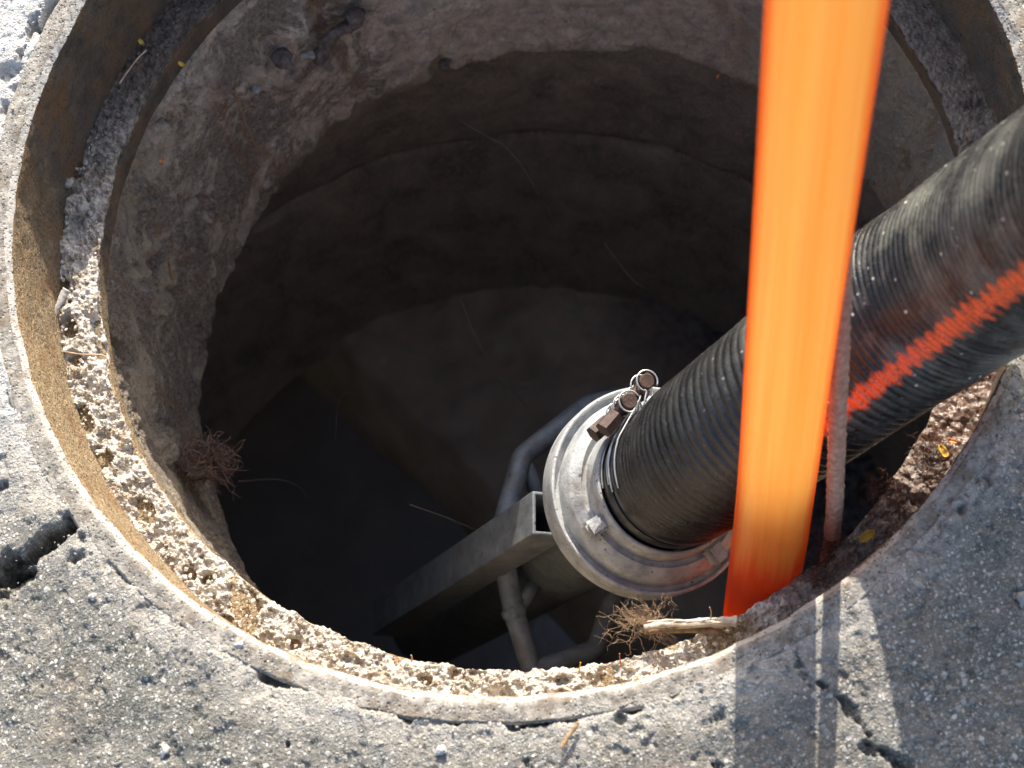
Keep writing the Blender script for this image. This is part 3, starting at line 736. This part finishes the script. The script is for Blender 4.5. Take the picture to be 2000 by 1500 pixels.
# hollow rectangular bar welded alongside
BA = at_d(1076, 1004, 1.375); bdir = at_d(832, 1160, 1.66)-BA; bdir /= np.linalg.norm(bdir)
bx_ = CR-(CR@bdir)*bdir; bx_ /= np.linalg.norm(bx_); by_ = np.cross(bdir, bx_)
by_ = by_ if by_@CU > 0 else -by_
def rect_tube(name, A0, A1, ux, uy, wx, wy, t, mat):
    rings = []
    o_, i_ = np.array([(-1, -1), (1, -1), (1, 1), (-1, 1)])*.5, None
    for (P_, w1, w2) in ((A0, wx, wy), (A1, wx, wy), (A1, wx-2*t, wy-2*t), (A0, wx-2*t, wy-2*t)):
        rings.append([P_+ux*c[0]*w1+uy*c[1]*w2 for c in o_])
    o = grid(name, np.array(rings), mat, None, wrap_n=True, wrap_m=True)
    o.data.polygons.foreach_set('use_smooth', np.zeros(len(o.data.polygons), dtype=bool))
    md = o.modifiers.new('bevel', 'BEVEL'); md.width = .0009; md.segments = 2
    return o
hp(rect_tube('square_bar', BA, BA+bdir*.45, bx_, by_, .030, .034, .0028, M['galv']))
# bent round tube that guards the suction head
GP = XC-NC*.215
def guard(px, py):
    d = CFW + (px-1000)/CF*CR - (py-750)/CF*CU
    return CP + d*(((GP-CP)@NC)/(d@NC))
gp = [guard(*q) for q in ((1250, 770), (1150, 790), (1020, 890), (975, 1050), (1005, 1200), (1040, 1312), (1165, 1268), (1215, 1120), (1330, 1010), (1340, 850))]
def round_poly(pts, r=.007, k=6):
    o = []
    for i, p in enumerate(pts):
        a, b = pts[i-1], pts[(i+1) % len(pts)]
        p0 = p+(a-p)/np.linalg.norm(a-p)*r; p1 = p+(b-p)/np.linalg.norm(b-p)*r
        for t in np.linspace(0, 1, k): o.append((1-t)**2*p0+2*t*(1-t)*p+t*t*p1)
    return np.array(o+[o[0]])
hp(tube('guard_tube', round_poly(gp), .0090, M['galv'], None, 20, up=NC, caps=False))
w0 = guard(1005, 1200); hp(tube('guard_strut', np.array([w0, GP+(GP-w0)*-.35-NC*.02]), .0065, M['galv'], None, 16))
w1 = guard(1020, 890); hp(tube('guard_strut', np.array([w1, GP+(w1-GP)*.35-NC*.02]), .0065, M['galv'], None, 16))

for wp in (w0,):
    V, Q = rock_v(wp, .0100, 5, 3, (1, 1, 1), .25); hp(link('weld', raw('weld', V, Q), M['galv']))

# ================================================================== ORANGE SLEEVE AND ROPE
O0 = at_z(1514, 955, 0.0); O1 = at_d(1612, 0, .70); od = (O1-O0); 
O_low = at_z(1492, 1120, -.105)
osl = tag(empty('orange_hose', O0), 'bright orange flattened hose hanging down into the hole in front of the black hose', 'orange hose')
ctrl = [O_low+np.array([-.004, .006, -.22]), O_low, O0, O0+od*.33, O0+od*.66, O1, O1+od*.45, O1+od*1.0]
op = smooth_path(ctrl, 24)
T, A, B = frames(op, up=CR)
sd_ = 96; ph = np.linspace(0, 2*np.pi, sd_+1)
so_ = np.concatenate([[0], np.cumsum(np.linalg.norm(np.diff(op, axis=0), axis=1))])
cx = np.cos(ph); sx = np.sin(ph)
shape = 1+.0*ph
fold = .0013*np.sin(ph*3+.6)+.0008*np.sin(ph*7+1.9)
tw = .25*np.sin(so_*4)
P0 = op[:, None]+((.0236+fold[None]*(.7+.3*np.sin(so_*9)[:, None]+0*ph[None]))*np.cos(ph+0*tw[:, None]))[..., None]*A[:, None]+((.0165+fold[None]*1.3*np.cos(so_*3+1)[:, None])*np.sin(ph)[None])[..., None]*B[:, None]
P0[:, -1] = P0[:, 0]
_foot_top = at_z(1500, 1060, -.07); FOOT_V = float(so_[np.argmin(np.linalg.norm(op-_foot_top, axis=1))])
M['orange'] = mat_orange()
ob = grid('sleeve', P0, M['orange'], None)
uvl = ob.data.uv_layers.new(name='UVMap'); li = np.zeros(len(ob.data.loops), dtype=np.int32); ob.data.loops.foreach_get('vertex_index', li)
uvl.data.foreach_set('uv', np.stack([(li % (sd_+1))/sd_, so_[li//(sd_+1)]], -1).astype(np.float32).ravel())
bpy.data.objects.remove(osl); ob.name = 'orange_hose'
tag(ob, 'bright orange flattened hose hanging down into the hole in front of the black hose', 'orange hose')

rope_ctrl = [at_z(1622, 1075, -.095)+np.array([0, 0, -.05]), at_z(1624, 1050, -.088), at_z(1631, 960, 0), at_d(1642, 600, .93), at_d(1650, 300, .81), at_d(1660, -60, .70), at_d(1670, -500, .60)]
rp = smooth_path(rope_ctrl, 40); s = np.concatenate([[0], np.cumsum(np.linalg.norm(np.diff(rp, axis=0), axis=1))])
sv = np.arange(0, s[-1], .0012); rp = np.stack([np.interp(sv, s, rp[:, i]) for i in range(3)], -1)
T, A, B = frames(rp); phs = np.linspace(0, 2*np.pi, 20, endpoint=False)
tws = phs[None]+sv[:, None]*2*np.pi/.028
rrad = .0048+.00045*np.abs(np.sin(1.5*(phs[None]*1.0-sv[:, None]*2*np.pi/.030)))+.0003*rng.standard_normal((len(sv), 20))
P0 = rp[:, None]+rrad[..., None]*(np.cos(phs)[None, :, None]*A[:, None]+np.sin(phs)[None, :, None]*B[:, None])
rope = grid('rope', P0, M['rope'], None, wrap_m=True)
tag(rope, 'thin dusty pinkish rope hanging straight down beside the orange hose', 'rope')

# ================================================================== SMALL THINGS
def frizz(center, n, length, spread, seg=9, bias=(0, 0, 0), curl=.6, seed=1, rr=None):
    r = np.random.default_rng(seed); L = []
    for i in range(n):
        d = r.standard_normal(3)+np.array(bias); d /= np.linalg.norm(d); p = np.array(center)+r.standard_normal(3)*np.array(spread)
        pts = [p]; ln = length*r.uniform(.4, 1.2)/seg
        for k in range(seg): d = d+r.standard_normal(3)*curl*.5; d /= np.linalg.norm(d); pts.append(pts[-1]+d*ln)
        L.append(np.array(pts))
    return L
# hanging tuft of roots on the left wall
tq = at_r(385, 900, .300)
_tl = []
for k, (dx, dz, dy, cnt, sp) in enumerate([(.000, .010, 0, 110, .006), (.007, .004, .003, 120, .005), (.010, -.007, -.002, 110, .005), (.002, -.012, 0, 110, .006), (.014, .001, .002, 60, .004), (.006, -.022, .001, 70, .005), (-.006, -.018, .002, 60, .005)]):
    _tl += frizz(tq+np.array([dx, dy, dz]), cnt, .026, (sp, sp, sp), bias=(.35, -.1, -.45), curl=1.0, seed=60+k, seg=10)
_tl += frizz(tq+np.array([.012, 0, -.008]), 34, .030, (.006, .006, .009), bias=(.5, 0, -.4), curl=.8, seed=4)
tuft = strands('root_tuft', _tl, .00042, M['root'])
tag(tuft, 'matted purple brown tuft of roots hanging from the left wall of the hole', 'root tuft')
V, Q = rock_v(tq+np.array([-.002, 0, -.004]), .012, 12, 3, (1, 1, 1.5), .8)
tcore = link('clod', raw('clod', V, Q), M['darkstone'], tuft)
# pale fibres at the near edge, left of the orange hose
fq = at_z(1250, 1215, -.088)
L = frizz(fq, 60, .030, (.011, .004, .004), bias=(-.6, .6, .3), curl=.7, seed=8, seg=12)+frizz(fq+np.array([.006, -.002, 0]), 60, .018, (.010, .004, .003), bias=(-.2, .3, .3), curl=1.2, seed=9, seg=10)
for k in range(24):
    a = at_z(1200+k*1.5, 1195+rng.uniform(-25, 20), -.085); b = at_z(1300+rng.uniform(0, 30), 1258+rng.uniform(-12, 8), -.084)
    m_ = (a+b)/2+rng.standard_normal(3)*.003; L.append(smooth_path([a, m_, b], 5))
ft = strands('fibre_tuft', L, .00014, M['palehair']); tag(ft, 'frayed tan plant fibres sticking out over the near edge beside the pale stick', 'fibre tuft')
# roots on the right hand side, under the black hose
for i, (px, py, cnt, ln, zz_) in enumerate([(1620, 1065, 90, .022, -.085), (1720, 960, 70, .022, -.09), (1600, 1130, 60, .018, -.085), (1825, 870, 110, .016, -.083)]):
    c0 = at_z(px, py, zz_)
    o = strands('root_hairs', frizz(c0, cnt, ln, (.005, .005, .003), bias=(-.3, .4, .3), curl=1.2, seed=20+i), .0002, M['hair'])
    tag(o, ['ragged reddish root hairs around the foot of the rope', 'reddish root hairs at the dark gap under the black hose', 'dark root hairs just right of the bottom of the orange hose',
            'curly brown moss-like roots on the right ledge around the yellow leaf scrap'][i], 'root hairs', 'root hairs on the right ledge')
# splintered stick lying on the near edge
def stick(name, pix, z, r0, r1, mat, label, cat, seed, sides=9, flat=.6, group=None, lift=None):
    pts = []
    for i, (px, py) in enumerate(pix):
        zz_ = z if lift is None else z+lift[i]
        pts.append(at_z(px, py, zz_))
    p = smooth_path(pts, 10); P_ = tube_v(p, np.linspace(r0, r1, len(p)), sides)
    c0 = np.concatenate([p[:1], p, p[-1:]])[:, None]
    nz = 1+.28*vnoise(P_*150, seed)+.12*vnoise(P_*500, seed+3); D_ = (P_-c0)*nz[..., None]; D_[..., 2] *= flat
    o = grid(name, c0+D_, mat, None, wrap_m=True); tag(o, label, cat, group); return o
wstick = stick('wood_stick', [(1258, 1226), (1300, 1218), (1350, 1217), (1400, 1213), (1440, 1214)], -.080, .0020, .0040, M['palewood'], 'pale splintered stick lying against the foot of the orange hose', 'stick', 31)
stick('wood_stick', [(1262, 1234), (1330, 1232), (1412, 1233)], -.084, .0012, .0018, M['twig'], 'thin brown stick just below the pale splintered stick', 'stick', 32)
stick('wood_splinter', [(103, 622), (112, 600), (122, 580), (131, 566)], -.083, .0022, .0034, M['whitestone'], 'bright white splinter lying on the sunlit left ledge', 'splinter', 33, lift=[0, .002, .003, .004])
stick('twig', [(1096, 1462), (1106, 1444), (1120, 1425), (1130, 1411)], .0035, .0018, .0012, M['twig'], 'short brown twig lying on the pavement in front of the hole', 'twig', 34)
stick('straw', [(233, 163), (252, 136), (270, 113), (286, 98)], -.078, .0007, .0006, M['palehair'], 'thin grey straw lying on the shaded upper left ledge', 'straw', 35)
stick('wood_splinter', [(134, 300), (145, 283), (158, 266)], -.080, .0012, .0010, M['twig'], 'reddish splinter against the iron wall on the upper left ledge', 'splinter', 36)
stick('straw', [(120, 686), (160, 692), (200, 694), (213, 708), (208, 722)], -.080, .0006, .0005, M['palehair'], 'curved straw lying across the sunlit left ledge', 'straw', 37)
stick('wood_splinter', [(89, 548), (92, 560), (100, 572)], -.078, .0018, .0010, M['orangeleaf'], 'small tan flake standing against the left iron wall', 'splinter', 38)
stick('grass_stem', [(1213, 1300), (1211, 1288), (1210, 1276)], -.080, .0005, .0004, M['orangeleaf'], 'tiny red stem standing up on the near ledge', 'stem', 39, flat=1, lift=[0, .004, .008])
stick('grass_stem', [(1131, 1315), (1132, 1304), (1134, 1294)], -.082, .0005, .0004, M['yellow'], 'tiny yellow stem standing up on the near ledge', 'stem', 40, flat=1, lift=[0, .004, .008])
stick('grass_stem', [(803, 1292), (805, 1284), (803, 1280)], -.082, .0005, .0004, M['palehair'], 'tiny pale stem on the near ledge, furthest left of the stems', 'stem', 41, flat=1, lift=[0, .003, .006])
stick('grass_stem', [(1388, 1207), (1389, 1196), (1386, 1186)], -.076, .0005, .0004, M['palehair'], 'thin sprig standing up from the pale splintered stick', 'stem', 42, flat=1, lift=[0, .003, .006])
for k in range(5):
    a = at_z(1262+k*26, 1219-rng.uniform(0, 9), -.077); b = at_z(1330+k*24, 1214-rng.uniform(-3, 8), -.0755)
    sp_ = tube('splinter', smooth_path([a, (a+b)/2+np.array([0, 0, .001]), b], 6), [.0002]+[.0006]*11+[.0002], M['palewood'], None, 5); sp_.parent = wstick
# wall pieces
def wall_stick(name, pix, R, r0, r1, mat, label, cat, seed, out_=.004):
    pts = [at_r(px, py, R) for px, py in pix]; pts = [p*np.array([1-out_/R, 1-out_/R, 1]) for p in pts]
    p = smooth_path(pts, 10); P_ = tube_v(p, r0+(r1-r0)*np.linspace(0, 1, len(p))+.15*r0*np.sin(np.linspace(0, 9, len(p))), 14)
    c0 = np.concatenate([p[:1], p, p[-1:]])[:, None]; nz = 1+.45*vnoise(P_*140, seed)+.2*vnoise(P_*420, seed+1)
    o = grid(name, c0+(P_-c0)*nz[..., None], mat, None, wrap_m=True); tag(o, label, cat); return o
wall_stick('root', [(618, 118), (630, 90), (650, 62), (684, 42), (690, 20)], .309, .0050, .0068, M['darkstone'], 'fat dark root stub sticking out of the upper left wall', 'root', 51, .003)
wall_stick('root', [(446, 176), (462, 205), (478, 250), (510, 310)], .305, .0010, .0006, M['twig'], 'thin rusty root running down the left wall', 'root', 52, .004)
wall_stick('root', [(320, 505), (323, 525), (328, 545)], .309, .0010, .0015, M['twig'], 'small orange brown root end on the left wall', 'root', 53, .004)
# leaves
def leaf(px, py, z, size, mat, label, seed, wall=False):
    c0 = at_r(px, py, .305)*np.array([.985, .985, 1]) if wall else at_z(px, py, z)
    u = np.linspace(-1, 1, 9); v = np.linspace(-1, 1, 7); U_, V_ = np.meshgrid(u, v, indexing='ij')
    wdt = np.sqrt(np.clip(1-U_**2, 0.02, 1)); a = seed*1.7
    X = U_*size; Y = V_*wdt*size*.5; Z = size*(.35*U_**2+.25*np.abs(V_)+.15*np.sin(U_*4+seed))
    P_ = np.stack([c0[0]+X*math.cos(a)-Y*math.sin(a), c0[1]+X*math.sin(a)+Y*math.cos(a), c0[2]+Z], -1)
    o = grid('leaf_scrap', P_, mat, None); md = o.modifiers.new('thick', 'SOLIDIFY'); md.thickness = .0004
    tag(o, label, 'leaf', 'leaf scraps around the rim'); return o
leaf(1842, 882, -.078, .0048, M['yellow'], 'yellow leaf scrap on the right ledge beneath the black hose', 1)
leaf(1693, 1048, -.074, .0060, M['yellow'], 'curled yellow green leaf on the ledge right of the rope', 2)
leaf(276, 83, -.080, .0030, M['yellow'], 'yellow leaf scrap high on the upper left ledge above the straw', 3)
leaf(306, 311, 0, .0028, M['orangeleaf'], 'orange leaf scrap caught on the left wall below the ledge', 4, True)
leaf(346, 122, 0, .0030, M['yellow'], 'small tan leaf scrap in the corner under the upper left ledge', 5, True)
leaf(1405, 143, 0, .0020, M['orangeleaf'], 'tiny orange leaf scrap at the lower edge of the far wall', 6, True)
leaf(1860, 862, -.078, .0030, M['orangeleaf'], 'orange leaf scrap just right of the yellow one on the right ledge', 7)
# pebbles and clods one can point at
def pebble(px, py, z, size, mat, label, seed, R=None):
    c0 = at_r(px, py, R)*np.array([.985, .985, 1]) if R else at_z(px, py, z)
    V, Q = rock_v(c0-np.array([0, 0, size*.35 if R is None else 0]), size, seed, 3, (1, .8, .6), .55); o = link('pebble', raw('pebble', V, Q), mat); tag(o, label, 'pebble', 'loose pebbles and clods'); return o
pebble(131, 353, -.080, .0042, M['stone'], 'grey pebble on the upper left ledge against the iron wall', 1)
pebble(160, 400, -.080, .0070, M['stone'], 'large round grey clod on the left ledge below the grey pebble', 2)
pebble(320, 1465, .0015, .0036, M['whitestone'], 'bright white pebble on the pavement near the bottom left', 3)
pebble(860, 1466, .0015, .0034, M['whitestone'], 'white pebble on the pavement left of the brown twig', 4)
pebble(180, 1165, .0015, .0026, M['whitestone'], 'small white pebble on the pavement beside the big left crack', 5)
pebble(1795, 1140, .0012, .0032, M['stone'], 'pale flat pebble in the shaded pavement on the right', 6)
pebble(1998, 1168, .0015, .0048, M['stone'], 'grey pebble cut by the right edge of the picture', 7)
pebble(467, 1258, -.001, .0030, M['whitestone'], 'round pale pebble stuck beside the lower left rim', 8)
pebble(1532, 1176, -.080, .0028, M['whitestone'], 'tan pebble on the near ledge right of the orange hose', 9)
pebble(545, 108, 0, .0085, M['darkstone'], 'dark clod sitting in the hollow of the upper left wall', 10, .312)
pebble(490, 170, 0, .0045, M['stone'], 'olive pebble in the upper left wall below the dark hollow', 11, .309)
pebble(865, 118, 0, .0060, M['darkstone'], 'black wet lump on the bottom edge of the far wall', 12, .316)
pebble(595, 100, 0, .0050, M['stone'], 'square brown chip in the wall beside the root stub', 13, .308)
# loose grit: ledge, rim and pavement
parts = []
for i in range(1500):
    a = rng.uniform(0, 2*np.pi); r = .3135+.027*rng.random()**.8
    parts.append(rock_v(np.array([r*math.cos(a), r*math.sin(a), -.0895+rng.uniform(-.001, .0020)]), .0005+.0015*rng.random()**3, i, 1, (1.2, .9, .6), .5))
V, Q = merge(parts); g1 = link('ledge_grit', raw('grit', V, Q), M['crust']); tag(g1, 'loose grit and crumbs scattered over the ledge of the frame', 'grit', kind='stuff')
parts = []
for i in range(1500):
    a = rng.uniform(0, 2*np.pi); r = .347+.15*rng.random()
    parts.append(rock_v(np.array([r*math.cos(a), r*math.sin(a), .0004]), .0004+.0010*rng.random()**3, i, 1, (1.2, .8, .5), .5))
V, Q = merge(parts); g2 = link('pavement_grit', raw('grit', V, Q), M['stone']); tag(g2, 'tiny pale grit scattered over the pavement around the hole', 'grit', kind='stuff')
# pale strands added in place of flying droplet trails in the shaft
for i, (pix, D0, D1, lab) in enumerate([([(900, 583), (925, 650), (965, 720), (1030, 795)], 1.55, 1.62, 'long thin pale droplet trail behind the grey coupling'),
        ([(1345, 165), (1333, 240), (1331, 330)], 1.50, 1.58, 'short straight droplet trail under the far wall left of the orange hose'),
        ([(905, 240), (1000, 300), (1055, 390), (1078, 440)], 1.6, 1.7, 'fine droplet trail below the far wall near the middle'),
        ([(465, 940), (540, 936), (580, 948), (597, 966)], 1.6, 1.62, 'curved pale droplet trail right of the root tuft'),
        ([(655, 855), (660, 790), (675, 768), (700, 772)], 1.7, 1.72, 'small hooked droplet trail in the dark above the channel'),
        ([(1180, 475), (1230, 540), (1265, 570), (1240, 578)], 1.65, 1.68, 'hooked droplet trail above the sludge left of the orange hose'),
        ([(800, 985), (870, 1010), (930, 1035)], 1.5, 1.52, 'fine droplet trail slanting toward the end of the square bar')]):
    pts = [at_d(px, py, D0+(D1-D0)*k/(len(pix)-1)) for k, (px, py) in enumerate(pix)]
    o = strands('trail', [smooth_path(pts, 8)], .0006, M['trail_mat']); tag(o, lab, 'trail', 'droplet trails in the shaft')
